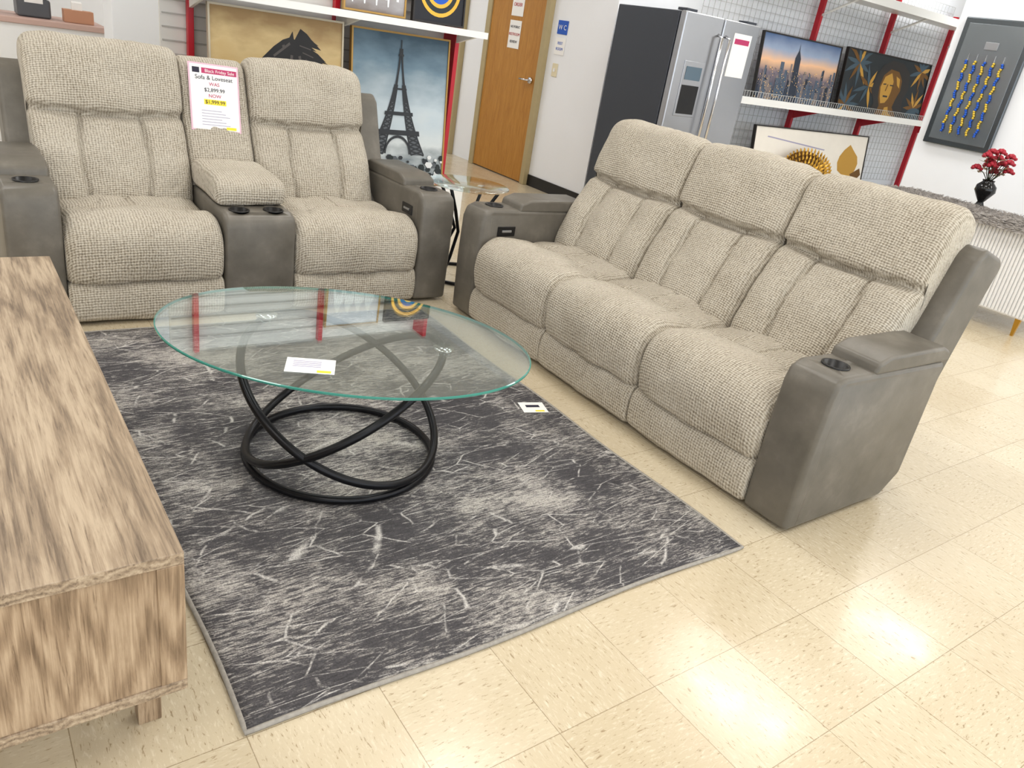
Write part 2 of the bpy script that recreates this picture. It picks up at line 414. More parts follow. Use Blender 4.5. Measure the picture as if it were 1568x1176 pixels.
def back_in(w):
    def f(n, u, y, z):
        d = 0
        front = (y-.495) < (z-.40)*.56+.10
        if front: d += .040*g(z-.785-.006*math.cos(2*math.pi*n), .014)
        if z < .785 and front:
            t = max(0, min(1, (z-.4)/.385)); fade = min(1, (.80-z)/.03)
            for c, sgn in ((.31, -1), (.69, 1)):
                xs = w*c+sgn*.018*math.sin(t*3.14)
                d += .021*g(u-xs, .0085)*fade
            for c0, c1 in ((0, .31), (.31, .69), (.69, 1)):
                if c0 <= n <= c1: d -= .021*math.sin(math.pi*(n-c0)/(c1-c0))**.8*min(1, (.785-z)/.05)
        else: d -= .020*math.sin(math.pi*n)**.7
        return d
    return f
armP = [(0, .015), (-.008, .30), (-.004, .52), (.012, .572), (.06, .592), (.70, .575), (.70, .10), (.60, .015)]
def cup(x, y, z, p):
    lathe("cup_holder", [(.047, .0), (.047, .004), (.040, .004), (.037, -.06), (0, -.06)], BLKP, p, (x, y, z), 32)
def arm(x0, x1, p, tag):
    o = prism("arm_"+tag, armP, x0, x1, LEA, p, .020, 4)
    xm = (x0+x1)/2; cutcyl(o, [(xm, .125, .59, .043, .07)]); cup(xm, .125, .592, p)
    for pl in o.data.polygons: pl.use_smooth = True
    o.data.set_sharp_from_angle(angle=math.radians(35))
    prism("arm_lid_"+tag, [(.225, .575), (.235, .618), (.30, .640), (.66, .636), (.715, .615), (.72, .572)], x0+.004, x1-.004, LEA, p, .014, 4)
    for xw in (x0+.003, x1-.003): tube("arm_seam_"+tag, [(xw, .055, z) for z in (.03, .2, .4, .55)], .0035, LEA, p, n=6)
def switch(x, sgn, p):
    box("power_switch", min(x, x+sgn*.006), max(x, x+sgn*.006), .10, .21, .455, .505, BLKP, p, .003)
    box("power_buttons", min(x, x+sgn*.010), max(x, x+sgn*.010), .125, .185, .474, .486, STEEL, p, .002)
shellP = [(.50, .12), (.52, .40), (.64, .48), (.74, .66), (.84, .93), (.89, .965), (1.03, .925), (1.055, .895), (.99, .70), (.92, .45), (.87, .14), (.80, .10)]
def seatunit(x0, x1, p, i, ext0=0, ext1=0):
    w = x1-x0
    cushion("seat_cushion_%d" % i, seatP, x0+.001, x1-.001, FAB, p, .045, inset=seat_in(w), seed=i, wr=.006)
    cushion("footrest_%d" % i, footP, x0+.002, x1-.002, FAB, p, .020, 40, 40, inset=lambda n, u, y, z: -.006*math.sin(math.pi*n), seed=i+3, wr=.003)
    cushion("back_cushion_%d" % i, backP, x0-ext0, x1+ext1, FAB, p, .042, 110, 150, inset=back_in(w+ext0+ext1), seed=i+5, wr=.006)

def sofa():
    e = empty("reclining_sofa", (1.82, 2.225, 0), (0, 0, -math.pi/2)); W = 2.245
    arm(0, .19, e, "a"); arm(W-.19, W, e, "b"); switch(.19, 1, e); switch(W-.19, -1, e)
    w = (W-.38)/3
    for i in range(3):
        a = .19+w*i
        seatunit(a, a+w, e, i, ext0=.02 if i == 0 else 0, ext1=.02 if i == 2 else 0)
    prism("back_shell", shellP, .085, W-.085, LEA, e, .025, 4)
    box("base_frame", .15, W-.15, .10, .8, .03, .3, BLKP, e)
    for x in (.1, W-.1):
        for y in (.1, .75): lathe("foot", [(0, 0), (.025, 0), (.025, .04), (0, .04)], BLKP, e, (x, y, 0), 16)
    return e
sofa()

def loveseat():
    e = empty("reclining_loveseat", (-.2, 2.335, 0)); W = 2.04
    arm(0, .20, e, "a"); arm(W-.20, W, e, "b"); switch(.20, 1, e); switch(W-.20, -1, e)
    seatunit(.20, .84, e, 0, ext0=.02); seatunit(1.17, 1.84, e, 1, ext1=-.035)
    c = prism("console", [(-.004, .015), (-.008, .42), (.006, .465), (.05, .485), (.58, .49), (.58, .1), (.5, .015)], .84, 1.17, LEA, e, .02, 4)
    cutcyl(c, [(.925, .078, .485, .043, .07), (1.085, .078, .485, .043, .07)]); cup(.925, .078, .486, e); cup(1.085, .078, .486, e)
    for pl in c.data.polygons: pl.use_smooth = True
    c.data.set_sharp_from_angle(angle=math.radians(35))
    cushion("console_armrest", [(.135, .51), (.138, .57), (.19, .605), (.38, .618), (.54, .615), (.58, .57), (.56, .50), (.38, .487), (.17, .487)], .838, 1.172, FAB, e, .035, 40, 60, seed=21)
    cushion("console_back", [(.53, .40), (.54, .48), (.60, .62), (.68, .79), (.74, .95), (.78, 1.03), (.83, 1.06), (.90, 1.05), (.92, .98), (.88, .8), (.76, .5), (.66, .4)], .842, 1.168, FAB, e, .03, 40, 70,
            inset=lambda n, u, y, z: .01*g(z-.79, .01)-.006*math.sin(math.pi*n), seed=31)
    prism("back_shell", shellP, .085, W-.085, LEA, e, .025, 4)
    box("base_frame", .15, W-.15, .10, .8, .03, .3, BLKP, e)
    for x in (.1, W-.1):
        for y in (.1, .75): lathe("foot", [(0, 0), (.025, 0), (.025, .04), (0, .04)], BLKP, e, (x, y, 0), 16)
loveseat()

# price sign on loveseat back
sg = empty("price_sign", (.79, 2.335+.648, .735), (-.33, .03, -.02)); sg.scale = (.97, .97, .97)
box("sheet", -.125, .125, 0, .003, 0, .335, PALEP, sg); box("sheet_face", -.117, .117, -.001, 0, .008, .327, PAPER, sg)
box("header", -.06, .115, -.0015, -.0005, .285, .312, PINK, sg)
textobj("text", "Black Friday Sale", .022, PAPER, sg, (.03, -.002, .291))
box("logo", -.105, -.07, -.0015, -.0005, .285, .312, INK, sg)
for s, z, q, mm in (("Sofa & Loveseat", .255, .029, INK), ("WAS", .226, .024, PINK), ("$2,899.99", .196, .026, INK), ("NOW", .168, .024, PINK)):
    textobj("text", s, q, mm, sg, (0, -.002, z))
box("highlight", -.055, .055, -.0015, -.0005, .132, .158, YEL, sg); textobj("text", "$1,999.99", .025, INK, sg, (0, -.002, .137))
for i in range(6): box("small_print", -.07, .07-.02*(i % 3), -.0015, -.0005, .03+i*.014, .033+i*.014, GREYI, sg)
box("highlight", .05, .1, -.0015, -.0005, .012, .026, YEL, sg)

# ------------------------------------------------------------------ coffee table
ct = empty("coffee_table", (.635, .985, 0), (0, 0, math.atan2(-.627, .779)+.03))
A_, B_ = .60, .43; zt, th = .445, .009
n = 128; v = []; f = []
ringp = [(1-.004/A_, zt), (1, zt+.002), (1, zt+th-.002), (1-.004/A_, zt+th)]
for s, z in ringp:
    for k in range(n):
        a = 2*math.pi*k/n; v.append((A_*s*math.cos(a), B_*s*math.sin(a), z))
for i in range(3):
    for k in range(n): f.append((i*n+k, i*n+(k+1) % n, (i+1)*n+(k+1) % n, (i+1)*n+k))
f += [tuple(range(n)), tuple(range(3*n, 4*n))]
o = meshobj("glass_top", v, f, [GLASS, GEDGE], ct, False)
for p in o.data.polygons:
    if len(p.vertices) == 4: p.material_index = 1
def ring(name, r, cx, cy, cz, az, tilt, tr=.0135):
    M_ = Matrix.Translation((cx, cy, cz)) @ Matrix.Rotation(az, 4, 'Z') @ Matrix.Rotation(-tilt, 4, 'Y')
    pts = [M_ @ Vector((r*math.cos(2*math.pi*k/96), r*math.sin(2*math.pi*k/96), 0)) for k in range(96)]
    tube(name, pts, tr, BLACK, ct, True, n=12)
ring("floor_ring", .315, 0, 0, .026, 0, 0)
rr = .365
t1 = math.asin((.43-.045)/2/rr)
for i, az in enumerate((163, 8)):
    ring("tilted_ring_%d" % i, rr, 0, .0, .2375, math.radians(az), t1)
    a = math.radians(az); q = rr*math.cos(t1)
    lathe("support_pad", [(0, -.012), (.033, -.012), (.035, -.001), (0, -.001)], CHROME, ct, (q*math.cos(a), q*math.sin(a), zt), 28)
tg = empty("price_tag", (.43, .79, zt+th+.001), (0, 0, -.45))
box("card", -.07, .07, -.05, .05, 0, .001, PAPER, tg); box("stripe", .02, .06, -.045, -.03, .001, .0014, YEL, tg)
for i in range(4): box("print", -.05, .03, -.01+i*.012, -.006+i*.012, .001, .0014, GREYI, tg)
tg = empty("price_tag", (1.525, 1.05, .0125), (0, 0, -.3))
box("card", -.055, .055, -.045, .045, 0, .001, PAPER, tg); box("stripe", 0, .04, -.038, -.026, .001, .0014, YEL, tg); box("print", -.03, .03, 0, .02, .001, .0014, INK, tg)

# ------------------------------------------------------------------ TV stand
WY = make_wood("oak_grain_long", 1); WZ = make_wood("oak_grain_upright", 2, C(108, 88, 68), C(156, 133, 108), C(188, 166, 140), C(158, 138, 112))
tv = empty("tv_stand", (-.118, -.02, 0))
LT, DP = 1.67, .40
box("top", -DP, 0, 0, LT, .508, .533, WY, tv, .002)
box("bottom_panel", -DP, 0, 0, LT, .215, .24, WY, tv, .002)
for y in (0, LT-.03):
    box("end_panel", -DP+.03, -.045, y+.004, y+.026, .24, .508, WZ, tv)
    box("end_stile_front", -.045, 0, y, y+.03, .24, .508, WZ, tv, .002); box("end_stile_back", -DP, -DP+.03, y, y+.03, .24, .508, WZ, tv, .002)
box("back_panel", -DP, -DP+.012, .03, LT-.03, .24, .508, WZ, tv)
for i in range(3):
    y0 = .034+i*(LT-.068)/3; y1 = y0+(LT-.068)/3-.004
    box("door_panel_%d" % i, -.022, -.004, y0, y1, .244, .504, WY, tv, .002)
    tube("door_pull_%d" % i, [(-.004, y1-.05, .33), (.018, y1-.05, .33), (.018, y1-.05, .43), (-.004, y1-.05, .43)], .005, BLACK, tv)
for x in (-.065, -DP+.02):
    for y in (.14, LT-.18): prism("leg", [(y, .215), (y+.05, .215), (y+.046, 0), (y+.006, 0)], x, x+.045, WZ, tv, .002)
box("leg_rail", -DP+.03, -.03, .15, .17, .185, .215, WZ, tv)

# ------------------------------------------------------------------ side table in the corner
st = empty("side_table", (2.16, 2.72, 0))
lathe("glass_top", [(0, .56), (.235, .56), (.24, .563), (.24, .567), (.235, .57), (0, .57)], GLASS, st, n=48)
for k in range(4):
    a = k*math.pi/2+.5
    tube("leg_%d" % k, [(math.cos(a)*r, math.sin(a)*r, z) for r, z in ((.21, .015), (.12, .15), (.06, .29), (.12, .42), (.2, .555))], .010, BLACK, st)
lathe("floor_ring", [(.20, .004), (.22, .004), (.22, .02), (.20, .02), (.20, .004)], BLACK, st, n=48)

# ------------------------------------------------------------------ refrigerator
fr = empty("refrigerator", (4.42, 3.47, 0))
box("cabinet", 0, .91, .07, .78, .03, 1.76, DKSTEEL, fr, .008)
box("door_left", .003, .452, 0, .065, .68, 1.765, STEEL, fr, .014); box("door_right", .458, .907, 0, .065, .68, 1.765, STEEL, fr, .014)
box("freezer_drawer", .003, .907, 0, .065, .06, .672, STEEL, fr, .014)
for x in (.41, .50): tube("handle", [(x, 0, .78), (x, -.05, .80), (x, -.055, 1.2), (x, -.05, 1.62), (x, 0, 1.64)], .013, CHROME, fr)
tube("drawer_handle", [(.1, 0, .6), (.12, -.05, .6), (.79, -.05, .6), (.81, 0, .6)], .012, CHROME, fr)
box("dispenser_panel", .10, .34, -.006, .004, 1.0, 1.42, STEEL, fr, .004); box("dispenser_recess", .12, .32, -.009, 0, 1.02, 1.24, BLKP, fr, .003); box("dispenser_screen", .13, .31, -.009, 0, 1.28, 1.38, mat("lcd", C(90, 110, 125), .1), fr)
box("hinge_cover", .03, .15, .03, .13, 1.765, 1.785, DKSTEEL, fr, .004); box("hinge_cover", .76, .88, .03, .13, 1.765, 1.785, DKSTEEL, fr, .004)
box("toe_kick", .02, .89, .08, .75, 0, .05, BLKP, fr)
box("energy_sheet", .60, .82, -.004, -.001, 1.35, 1.68, PAPER, fr); box("energy_header", .62, .80, -.005, -.003, 1.6, 1.64, PINK, fr)

# ------------------------------------------------------------------ paintings
def canvas(name, loc, w, h, bg, shapes, frame=FRAME, lean=-.06, rz=0, fw=.012):
    e = empty(name, loc, (lean, 0, rz))
    box("canvas", 0, w, 0, .025, 0, h, bg, e)
    for (a, b_, c_, d_) in ((-fw, 0, -fw, h+fw), (w, w+fw, -fw, h+fw), (0, w, -fw, 0), (0, w, h, h+fw)):
        box("frame", a, b_, -.008, .028, c_, d_, frame, e)
    bym = {}
    for i, (m_, pts) in enumerate(shapes):
        vs, fs = bym.setdefault(m_.name, ([], [])); b0 = len(vs)
        y = -.001-.00003*i
        vs += [(min(w, max(0, x*w)), y, min(h, max(0, z*h))) for x, z in pts]; fs.append(tuple(range(b0, b0+len(pts))))
    for k_, (vs, fs) in bym.items():
        me = D.meshes.new("paint"); me.from_pydata(vs, [], fs); add("painted_"+k_, me, D.materials[k_], e, False)
    return e
def bgmat(name, stops, h, nz=.5, nscale=4, rough=.5):
    m, nt, b = newmat(name)
    vec = objmap(nt); sp = nt.nodes.new("ShaderNodeSeparateXYZ"); nt.links.new(vec, sp.inputs[0])
    z = math_n(nt, 'DIVIDE', sp.outputs[2], h); ns = tnoise(nt, objmap(nt, (1, 1, 2)), nscale, 5)
    z = math_n(nt, 'ADD', z, math_n(nt, 'MULTIPLY', math_n(nt, 'SUBTRACT', ns, .5), nz))
    nt.links.new(ramp(nt, z, stops), b.inputs["Base Color"]); b.inputs["Roughness"].default_value = rough
    return m
def line(x0, z0, x1, z1, t):
    d = Vector((x1-x0, z1-z0))
    if d.length < 1e-6: return [(x0, z0)]*3
    n_ = Vector((-d.y, d.x)).normalized()*t/2
    return [(x0+n_.x, z0+n_.y), (x1+n_.x, z1+n_.y), (x1-n_.x, z1-n_.y), (x0-n_.x, z0-n_.y)]
# Eiffel
TW = mat("tower_grey", C(50, 54, 60), .6); TW2 = mat("tower_light", C(96, 102, 108), .6); WH2 = mat("paint_white", C(225, 228, 230), .6); TRE = mat("tree_dark", C(40, 48, 50), .6)
S = []; cx = .49
def hw(t): return .018+.28*((1-t)**1.9)
zt0, zt1 = .20, .91
for i in range(24):
    a, b_ = i/24, (i+1)/24; za, zb = zt0+(zt1-zt0)*a, zt0+(zt1-zt0)*b_
    for s in (-1, 1):
        wa, wb = hw(a), hw(b_); ta, tb = max(.018, wa*.48), max(.018, wb*.48)
        S.append((TW2 if i < 12 else TW, [(cx+s*wa, za), (cx+s*wb, zb), (cx+s*(wb-tb), zb), (cx+s*(wa-ta), za)]))
        if i < 16:
            S.append((TW, line(cx+s*wa, za, cx+s*(wb-tb), zb, .011))); S.append((TW, line(cx+s*(wa-ta), za, cx+s*wb, zb, .011)))
            S.append((TW, line(cx+s*wa, za, cx+s*wb, zb, .014))); S.append((TW, line(cx+s*(wa-ta), za, cx+s*(wb-tb), zb, .014)))
for t_, hh, ex in ((.19, .034, .03), (.38, .024, .022), (.62, .012, .01), (.93, .014, .008)):
    z = zt0+(zt1-zt0)*t_; w_ = hw(t_)+ex; S.append((TW, [(cx-w_, z), (cx+w_, z), (cx+w_*.97, z+hh), (cx-w_*.97, z+hh)]))
S.append((TW, line(cx, zt1-.03, cx, .965, .010)))
pr = None
for k in range(13):
    a = math.pi*k/12; p = (cx-.135*math.cos(a), zt0+.005+.12*math.sin(a))
    if pr: S.append((TW, line(*pr, *p, .018)))
    pr = p
for k in range(110):
    x = random.random(); z = .02+random.random()*.17; r = .012+random.random()*.03
    S.append((random.choice([TRE, TW, TRE, WH2, TW2]), [(x+r*math.cos(a*1.05), z+r*.6*math.sin(a*1.05)) for a in range(6)]))
EB = bgmat("eiffel_sky", [(.08, C(110, 122, 130)), (.25, C(210, 217, 220)), (.5, C(192, 205, 214)), (.8, C(116, 142, 160)), (1, C(66, 92, 112))], 1.02, .5, 3.2)
canvas("framed_painting", (2.03, 4.08, .262), .755, 1.02, EB, S, FRAME, -.10)
# Horse
HB = bgmat("horse_sky", [(0, C(120, 95, 60)), (.5, C(196, 160, 96)), (.8, C(214, 190, 140)), (1, C(170, 140, 95))], 1.0, .5, 4)
HK = mat("horse_black", C(28, 26, 28), .5); HK2 = mat("horse_sheen", C(88, 82, 80), .5)
def hz(pts): return [(x, .645+(z-.645)*1.12) for x, z in pts]
hp = [(.335, .665), (.355, .645), (.39, .652), (.44, .675), (.50, .69), (.535, .67), (.53, .6), (.50, .5), (.46, .3), (.96, .3), (.90, .5), (.82, .65), (.74, .76), (.66, .825), (.615, .845), (.605, .885), (.58, .85), (.53, .835), (.46, .795), (.38, .735), (.34, .70)]
S = [(HK, hz(hp))]
for k in range(12):
    x = .62+k*.024; z = .84-k*.03
    for q in range(3):
        l = .13+.04*math.sin(k*2.3+q); up_ = .045-.03*q-.003*k
        S.append((HK, hz([(x, z), (x+l*.35, z+up_+.018), (x+l*.75, z+up_*.9), (x+l+.03, z+up_*.3-.02), (x+l*.6, z+up_*.4-.012), (x+.02, z-.03)])))
S += [(HK2, hz(line(.585, .82, .46, .745, .014))), (HK2, hz(line(.60, .76, .58, .60, .02))), (HK2, hz(line(.525, .80, .545, .805, .012))), (HK2, hz(line(.66, .76, .72, .52, .02)))]
for k in range(9): S.append((HK2, hz(line(.66+k*.024, .815-k*.035, .75+k*.02, .80-k*.04, .006))))
canvas("framed_painting", (1.08, 4.08, .262), .86, 1.03, HB, S, mat("silver_frame", C(190, 180, 160), .4, .3), -.08)
S = [(WH2, [(.1+i*.2, .25), (.13+i*.2, .6), (.2+i*.2, .78), (.24+i*.2, .62), (.3+i*.2, .5), (.3+i*.2, .2), (.26+i*.2, .2), (.25+i*.2, .38), (.15+i*.2, .38), (.13+i*.2, .1), (.11+i*.2, .1)]) for i in range(4)]
canvas("framed_painting", (1.96, 4.18, 1.392), .44, .42, bgmat("pale_sky", [(0, C(120, 110, 105)), (.4, C(190, 190, 195)), (1, C(215, 220, 228))], .42), S, FRAME, -.05)
S = []
for rr_, mm in ((.42, GOLD), (.36, TRE), (.28, GOLD), (.22, BLUE), (.14, GOLD), (.08, TRE)):
    S.append((mm, [(.5+rr_*math.cos(a*math.pi/16), .5+rr_*math.sin(a*math.pi/16)) for a in range(32)]))
canvas("framed_painting", (2.48, 4.18, 1.392), .40, .42, mat("navy", C(22, 24, 34), .5), S, DKF, -.05)
# City
CB = bgmat("city_sky", [(.1, C(40, 55, 75)), (.42, C(120, 110, 120)), (.62, C(235, 190, 150)), (.8, C(150, 165, 190)), (1, C(80, 105, 145))], .6, .2, 3)
B1 = mat("bldg_dark", C(40, 50, 66), .5); B2 = mat("bldg_mid", C(80, 94, 112), .5); B3 = mat("bldg_warm", C(130, 120, 118), .5); WL = mat("window_gold", C(240, 200, 130), .5)
S = []
for k in range(70):
    x = random.random()*.97; w_ = .015+random.random()*.03; hh = .2+random.random()*.42*(1 if k < 36 else .55)
    S.append((random.choice([B1, B2, B2, B3]), [(x, 0), (x+w_, 0), (x+w_, hh), (x, hh)]))
S.append((B1, [(.42, 0), (.49, 0), (.49, .7), (.46, .82), (.455, .92), (.45, .82), (.42, .7)]))
for k in range(420):
    x = random.random()*.98; z = random.random()*.5; S.append((random.choice([WL, B3, B1]), [(x, z), (x+.007, z), (x+.007, z+.014), (x, z+.014)]))
# Golden face
F1 = mat("gold_paint", C(206, 160, 72), .35, .5); F2 = mat("gold_dark", C(120, 84, 34), .4, .4); LEAF = mat("leaf_blue", C(62, 84, 98), .5)
S2 = []
def leafpoly(x, z, a, l, w_, mm):
    d = (math.cos(a), math.sin(a)); n_ = (-d[1], d[0])
    pts = [(0, 0), (.3, .5), (.6, .42), (1, 0), (.6, -.42), (.3, -.5)]
    S2.append((mm, [(x+d[0]*l*p+n_[0]*w_*q, z+(d[1]*l*p+n_[1]*w_*q)*2.4) for p, q in pts]))
for (x, z, cnt) in ((.08, .1, 11), (.15, .8, 11), (.90, .2, 11), (.9, .85, 10), (.30, .45, 8)):
    for k in range(cnt): leafpoly(x, z, 6.28*k/cnt+x, .13+.05*random.random(), .030, random.choice([LEAF, LEAF, F1, F2]))
S2.append((DKF, [(.36, .0), (.40, .2), (.34, .40), (.36, .62), (.42, .84), (.52, .95), (.66, .93), (.76, .78), (.78, .5), (.74, .3), (.76, .1), (.86, 0)]))
S2.append((F2, [(.44, .0), (.47, .16), (.44, .28), (.425, .48), (.45, .68), (.52, .80), (.62, .78), (.68, .64), (.685, .46), (.65, .30), (.63, .16), (.70, 0)]))
S2.append((F1, [(.48, .20), (.455, .32), (.44, .48), (.47, .66), (.54, .74), (.58, .60), (.575, .42), (.56, .30), (.53, .22)]))
S2.append((F1, [(.52, 0), (.54, .14), (.58, .16), (.60, .05), (.66, 0)])); S2.append((F1, [(.60, .7), (.65, .66), (.665, .5), (.63, .55)]))
S2 += [(DKF, line(.465, .53, .50, .54, .02)), (DKF, line(.545, .53, .59, .53, .02)), (DKF, line(.49, .33, .545, .33, .03)), (F2, line(.52, .54, .505, .42, .012))]

# ------------------------------------------------------------------ gondola shelving
def wiregrid(name, x0, x1, y, z0, z1, step, p):
    v = []; f = []; t = .0022
    def bx(a, b):
        i = len(v)
        for x in (a[0], b[0]):
            for yy in (a[1], b[1]):
                for z in (a[2], b[2]): v.append((x, yy, z))
        for q in [(0, 1, 3, 2), (4, 6, 7, 5), (0, 4, 5, 1), (2, 3, 7, 6), (0, 2, 6, 4), (1, 5, 7, 3)]: f.append(tuple(i+k for k in q))
    n1 = int((x1-x0)/step)
    for i in range(n1+1): x = x0+(x1-x0)*i/n1; bx((x-t, y-t, z0), (x+t, y+t, z1))
    n2 = max(1, int((z1-z0)/step))
    for i in range(n2+1): z = z0+(z1-z0)*i/n2; bx((x0, y-t, z-t), (x1, y+t, z+t))
    return meshobj(name, v, f, mat(name+"_wire", C(195, 196, 196), .4), p, False)
g1 = empty("display_shelf")
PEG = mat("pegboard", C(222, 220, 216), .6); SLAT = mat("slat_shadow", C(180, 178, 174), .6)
box("back_panel", .85, 2.87, 4.40, 4.42, .05, 2.0, PEG, g1)
for i in range(24): box("slat_%d" % i, .86, 2.86, 4.392, 4.40, .1+i*.078, .108+i*.078, SLAT, g1)
for x in (1.02, 1.98): box("upright", x-.018, x+.018, 4.34, 4.39, 0, 2.0, RED, g1, .003)
box("upright_end", 2.865, 2.90, 4.22, 4.40, 0, 2.0, RED, g1, .003)
box("base_deck", .85, 2.92, 3.95, 4.40, .0, .245, SHELFW, g1, .004)
box("shelf", .85, 2.95, 3.93, 4.36, 1.350, 1.372, SHELFW, g1, .003); box("shelf_lip", .85, 2.95, 3.922, 3.93, 1.335, 1.378, SHELFW, g1)
for x in (1.02, 1.98, 2.88): prism("bracket", [(3.95, 1.34), (4.36, 1.34), (4.36, 1.24)], x-.01, x+.01, SHELFW, g1)

g2 = empty("display_shelf")
for x in (7.31, 8.66, 10.0): box("upright", x-.02, x+.02, 4.34, 4.40, 0, 2.4, RED, g2, .003)
box("base_deck", 5.6, 10.05, 3.75, 4.40, .0, .33, SHELFW, g2, .004)
box("shelf", 5.6, 10.0, 3.98, 4.38, 1.15, 1.175, SHELFW, g2, .003); box("shelf_lip", 5.6, 10.0, 3.97, 3.98, 1.13, 1.195, SHELFW, g2)
wiregrid("wire_fence", 5.6, 10.0, 3.975, 1.195, 1.25, .04, g2)
box("top_shelf", 5.6, 10.0, 3.9, 4.38, 2.25, 2.275, SHELFW, g2, .003); box("top_lip", 5.6, 10.0, 3.89, 3.90, 2.22, 2.30, SHELFW, g2)
wiregrid("wire_back", 5.6, 10.0, 4.42, .4, 2.5, .075, g2)
for x in (7.31, 8.66, 10.0):
    tube("shelf_arm", [(x, 4.36, 2.05), (x, 4.3, 2.08), (x, 3.95, 2.24)], .012, SHELFW, g2); prism("bracket", [(4.0, 1.14), (4.36, 1.14), (4.36, 1.02)], x-.01, x+.01, RED, g2)
canvas("framed_painting", (6.28, 4.12, 1.19), 1.30, .60, CB, S, DKF, -.10)
canvas("framed_painting", (7.72, 4.12, 1.19), 1.75, .62, mat("ink_green", C(24, 34, 40), .45), S2, DKF, -.10)
S3 = [(F1, [(.84+.10*math.cos(a*.5236), .5+.28*math.sin(a*.5236)*(1+.2*math.cos(a*2))) for a in range(12)]), (F2, [(.88, .3), (.97, .42), (.99, .3), (.93, .15)]), (GREYI, line(.1, .85, .6, .7, .02))]
canvas("framed_painting", (6.35, 3.95, .345), 2.05, .60, mat("ivory_canvas", C(238, 232, 222), .5, var=.05), S3, DKF, -.15)
gd = empty("gold_leaf_mirror", (7.12, 3.80, .335), (-.25, 0, 0))
v = []; f = []
for (rr_, cnt, ww, ll) in ((.06, 10, .05, .08), (.12, 18, .05, .08), (.18, 26, .05, .08), (.24, 34, .05, .08), (.29, 42, .045, .07)):
    for k in range(cnt):
        aa = 2*math.pi*k/cnt+rr_*9
        c_ = Vector((rr_*math.cos(aa)*1.5, -.02+rr_*.05, .22+rr_*math.sin(aa)*.75)); d = Vector((math.cos(aa+.5), -.25, math.sin(aa+.5))); n_ = Vector((-math.sin(aa+.5), 0, math.cos(aa+.5)))
        b0 = len(v); v += [c_-d*ll*.5, c_+n_*ww*.5, c_+d*ll*.5, c_-n_*ww*.5, c_+Vector((0, -.012, 0))]
        f += [(b0, b0+1, b0+4), (b0+1, b0+2, b0+4), (b0+2, b0+3, b0+4), (b0+3, b0, b0+4)]
meshobj("leaves", v, f, GOLD, gd, False)
lathe("disc", [(0, 0), (.1, .0), (.27, .0), (.28, .01), (.27, .02), (.1, .02), (0, .02)], F2, gd, n=48).matrix_local = Matrix.Translation((0, .03, .22)) @ Matrix.Diagonal((1.4, 1, .75, 1)) @ Matrix.Rotation(math.pi/2, 4, 'X')

# ------------------------------------------------------------------ hanging mirror panel with bead strands
mp = empty("mirrored_wall_decor", (6.985, 2.66, 1.085), (0, 0, -math.pi/2))
MG = mat("smoked_mirror", C(140, 146, 150), .15, .7); MF = mat("mirror_bevel", C(110, 116, 120), .2, .9)
box("frame", 0, .59, -.03, .01, 0, 1.04, MF, mp, .008); box("mirror", .045, .545, -.034, -.028, .045, .995, MG, mp, .002)
YG = mat("bead_yellow", C(215, 185, 70), .3, .3)
vb, fb, vy, fy = [], [], [], []
for s_ in range(5):
    for k in range(34):
        tgt = (vy, fy) if ((k//4+s_) % 2) else (vb, fb)
        sphere_into(*tgt, (.14+s_*.075+.006*math.sin(k*1.3+s_), -.046, .12+k*.0175), .0115, 8, 5)
meshobj("beads_blue", vb, fb, BLUE, mp); meshobj("beads_yellow", vy, fy, YG, mp)
for s_ in range(5): tube("strand_%d" % s_, [(.14+s_*.075, -.042, .10), (.14+s_*.075, -.042, .76)], .003, CHROME, mp, n=6)
box("plaque", .24, .35, -.04, -.034, .80, .86, STEEL, mp, .002)

# ------------------------------------------------------------------ white cabinet + fur + vase
cb = empty("white_sideboard", (5.67, .82, 0))
box("carcass", .012, .62, 0, 1.42, .13, .72, WHITE, cb, .006)
for i in range(56): box("rib_%d" % i, 0, .014, .012+i*.025, .029+i*.025, .14, .71, WHITE, cb, .003, 2)
for x in (.05, .57):
    for y in (.07, .7, 1.35): prism("leg", [(y-.02, .13), (y+.02, .13), (y+.008, 0), (y-.008, 0)], x-.012, x+.012, GOLD, cb)
FUR = mat("grey_fur", C(168, 162, 157), .95, var=.3, vscale=25)
fu = empty("faux_fur_throw", (5.67, .86, .722))
v = []; f = []; n1, n2 = 20, 50
def furp(s, t):
    x = -.06+s*.5; y = .05+t*1.3
    z = .012+.012*noise.noise(Vector((x*8, y*8, 0)))
    if x < 0: z = .012-(-x)*.8
    return Vector((x+.02*noise.noise(Vector((y*6, 0, 3))), y, z+.008))
for i in range(n1+1):
    for j in range(n2+1): v.append(furp(i/n1, j/n2))
for i in range(n1):
    for j in range(n2): a = i*(n2+1)+j; f.append((a, a+1, a+n2+2, a+n2+1))
meshobj("hide", v, f, FUR, fu)
v = []; f = []
for k in range(9000):
    p = furp(random.random(), random.random()); a = random.random()*6.28; l = .03+.04*random.random()
    d = Vector((math.cos(a)*.7-.3, math.sin(a)*.7, .35)).normalized()*l; n_ = d.cross(Vector((0, 0, 1))).normalized()*.0022
    b0 = len(v); v += [p-n_, p+n_, p+d*.7+n_*.6-Vector((0, 0, .003)), p+d-Vector((0, 0, .012))]; f.append((b0, b0+1, b0+2, b0+3))
meshobj("fur_strands", v, f, FUR, fu, False)

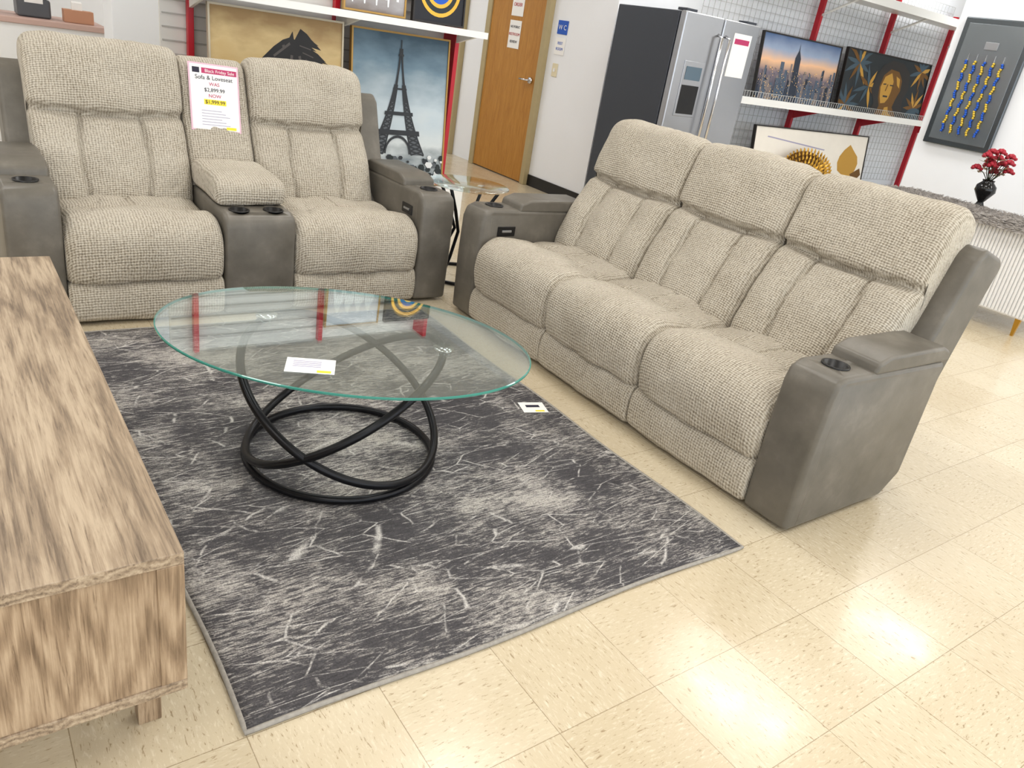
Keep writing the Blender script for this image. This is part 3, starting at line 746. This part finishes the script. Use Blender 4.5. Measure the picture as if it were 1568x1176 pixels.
vs_ = empty("flower_vase", (6.13, 1.62, .735))
lathe("vase", [(0, 0), (.045, 0), (.05, .01), (.03, .03), (.022, .05), (.05, .09), (.075, .13), (.07, .17), (.04, .2), (.045, .215), (.036, .213), (.03, .2), (0, .19)], mat("black_glass", C(16, 16, 18), .08), vs_, n=32)
RO = mat("rose_red", C(160, 28, 48), .6, var=.3, vscale=30); GR = mat("leaf_green", C(60, 66, 44), .6)
v = []; f = []; vl = []; fl_ = []
for k in range(13):
    a = k*2.4; r = .03+.11*((k*37 % 13)/13); zz = .28+.16*((k*53 % 13)/13)
    c_ = Vector((r*math.cos(a), r*math.sin(a), zz))
    tube("stem_%d" % k, [(0, 0, .19), (c_.x*.5, c_.y*.5, .26), tuple(c_)], .003, GR, vs_, n=6)
    for q in range(12):
        b_ = q*2.4; rr_ = .010+.0022*q
        sphere_into(v, f, (c_.x+rr_*math.cos(b_), c_.y+rr_*math.sin(b_), c_.z+.012-q*.0022), .018, 7, 5, (1, .8, .7))
    for q in range(3):
        b_ = a+q*2.1; p = c_*.8+Vector((0, 0, .02)); d = Vector((math.cos(b_), math.sin(b_), .2))*.09; n_ = Vector((-math.sin(b_), math.cos(b_), 0))*.018
        b0 = len(vl); vl += [p, p+d*.5+n_, p+d, p+d*.5-n_]; fl_.append((b0, b0+1, b0+2, b0+3))
meshobj("blossoms", v, f, RO, vs_); meshobj("leaves", vl, fl_, mat("leaf_gold", C(150, 120, 70), .4, .4), vs_, False)

# ------------------------------------------------------------------ far background left
col = empty("support_column", (.72, 5.2, 0)); box("shaft", 0, .32, 0, .32, 0, ZC-.001, WALL, col, .01); box("skirting", -.01, .33, -.01, .33, 0, .12, BLKP, col)
dk = empty("reception_desk", (-.9, 6.0, 0))
PINKW = mat("desk_laminate", C(200, 170, 160), .5)
box("front", 0, 1.7, 0, .03, .0, .92, WHITE, dk, .004); box("worktop", -.03, 1.73, -.03, .62, .92, .96, PINKW, dk, .006); box("side_a", 0, .03, .03, .58, 0, .92, WHITE, dk); box("side_b", 1.67, 1.7, .03, .58, 0, .92, WHITE, dk)
pn = empty("receipt_printer", (.25, 6.15, .961)); box("body", 0, .22, 0, .25, 0, .13, mat("grey_plastic", C(90, 92, 96), .4), pn, .015); box("lid", .02, .20, .02, .2, .13, .15, BLKP, pn, .006); box("paper", .05, .17, -.005, .0, .1, .2, PAPER, pn)
mo = empty("computer_monitor", (-.35, 6.3, .961)); box("screen", 0, .5, 0, .03, .1, .42, BLKP, mo, .006); box("stand", .22, .28, .01, .03, 0, .12, BLKP, mo); box("foot", .13, .37, -.06, .12, 0, .012, BLKP, mo, .003)
bx = empty("tissue_box", (.55, 6.1, .961)); box("carton", 0, .2, 0, .12, 0, .09, mat("box_orange", C(200, 150, 120), .6), bx, .003); prism("tissue", [(.04, .09), (.08, .09), (.07, .15), (.05, .14)], .06, .13, PAPER, bx)

# ------------------------------------------------------------------ world + camera
w = D.worlds.new("World"); SC.world = w; w.use_nodes = True
w.node_tree.nodes["Background"].inputs[0].default_value = (.86, .93, 1, 1); w.node_tree.nodes["Background"].inputs[1].default_value = 2.7

h = 1.42
F = Vector((.627, .779, 0)).normalized(); R = Vector((.779, -.627, 0)).normalized(); U = Vector((0, 0, 1))
th_ = math.atan(.453); fwd = F*math.cos(th_)-U*math.sin(th_); Uc = F*math.sin(th_)+U*math.cos(th_)
ro = math.atan(434/2560); right = R*math.cos(ro)+Uc*math.sin(ro); up = -R*math.sin(ro)+Uc*math.cos(ro)
cd = D.cameras.new("camera"); cam = D.objects.new("camera", cd); SC.collection.objects.link(cam)
Mx = Matrix((right, up, -fwd)).transposed().to_4x4(); Mx.translation = Vector((-.379, -1.150, h)); cam.matrix_world = Mx
cd.sensor_width = 36; cd.lens = 1178/1568*36; cd.clip_start = .02
SC.camera = cam
SC.view_settings.view_transform = 'Standard'; SC.view_settings.look = 'None'; SC.view_settings.exposure = 0.05; SC.view_settings.gamma = 0.93
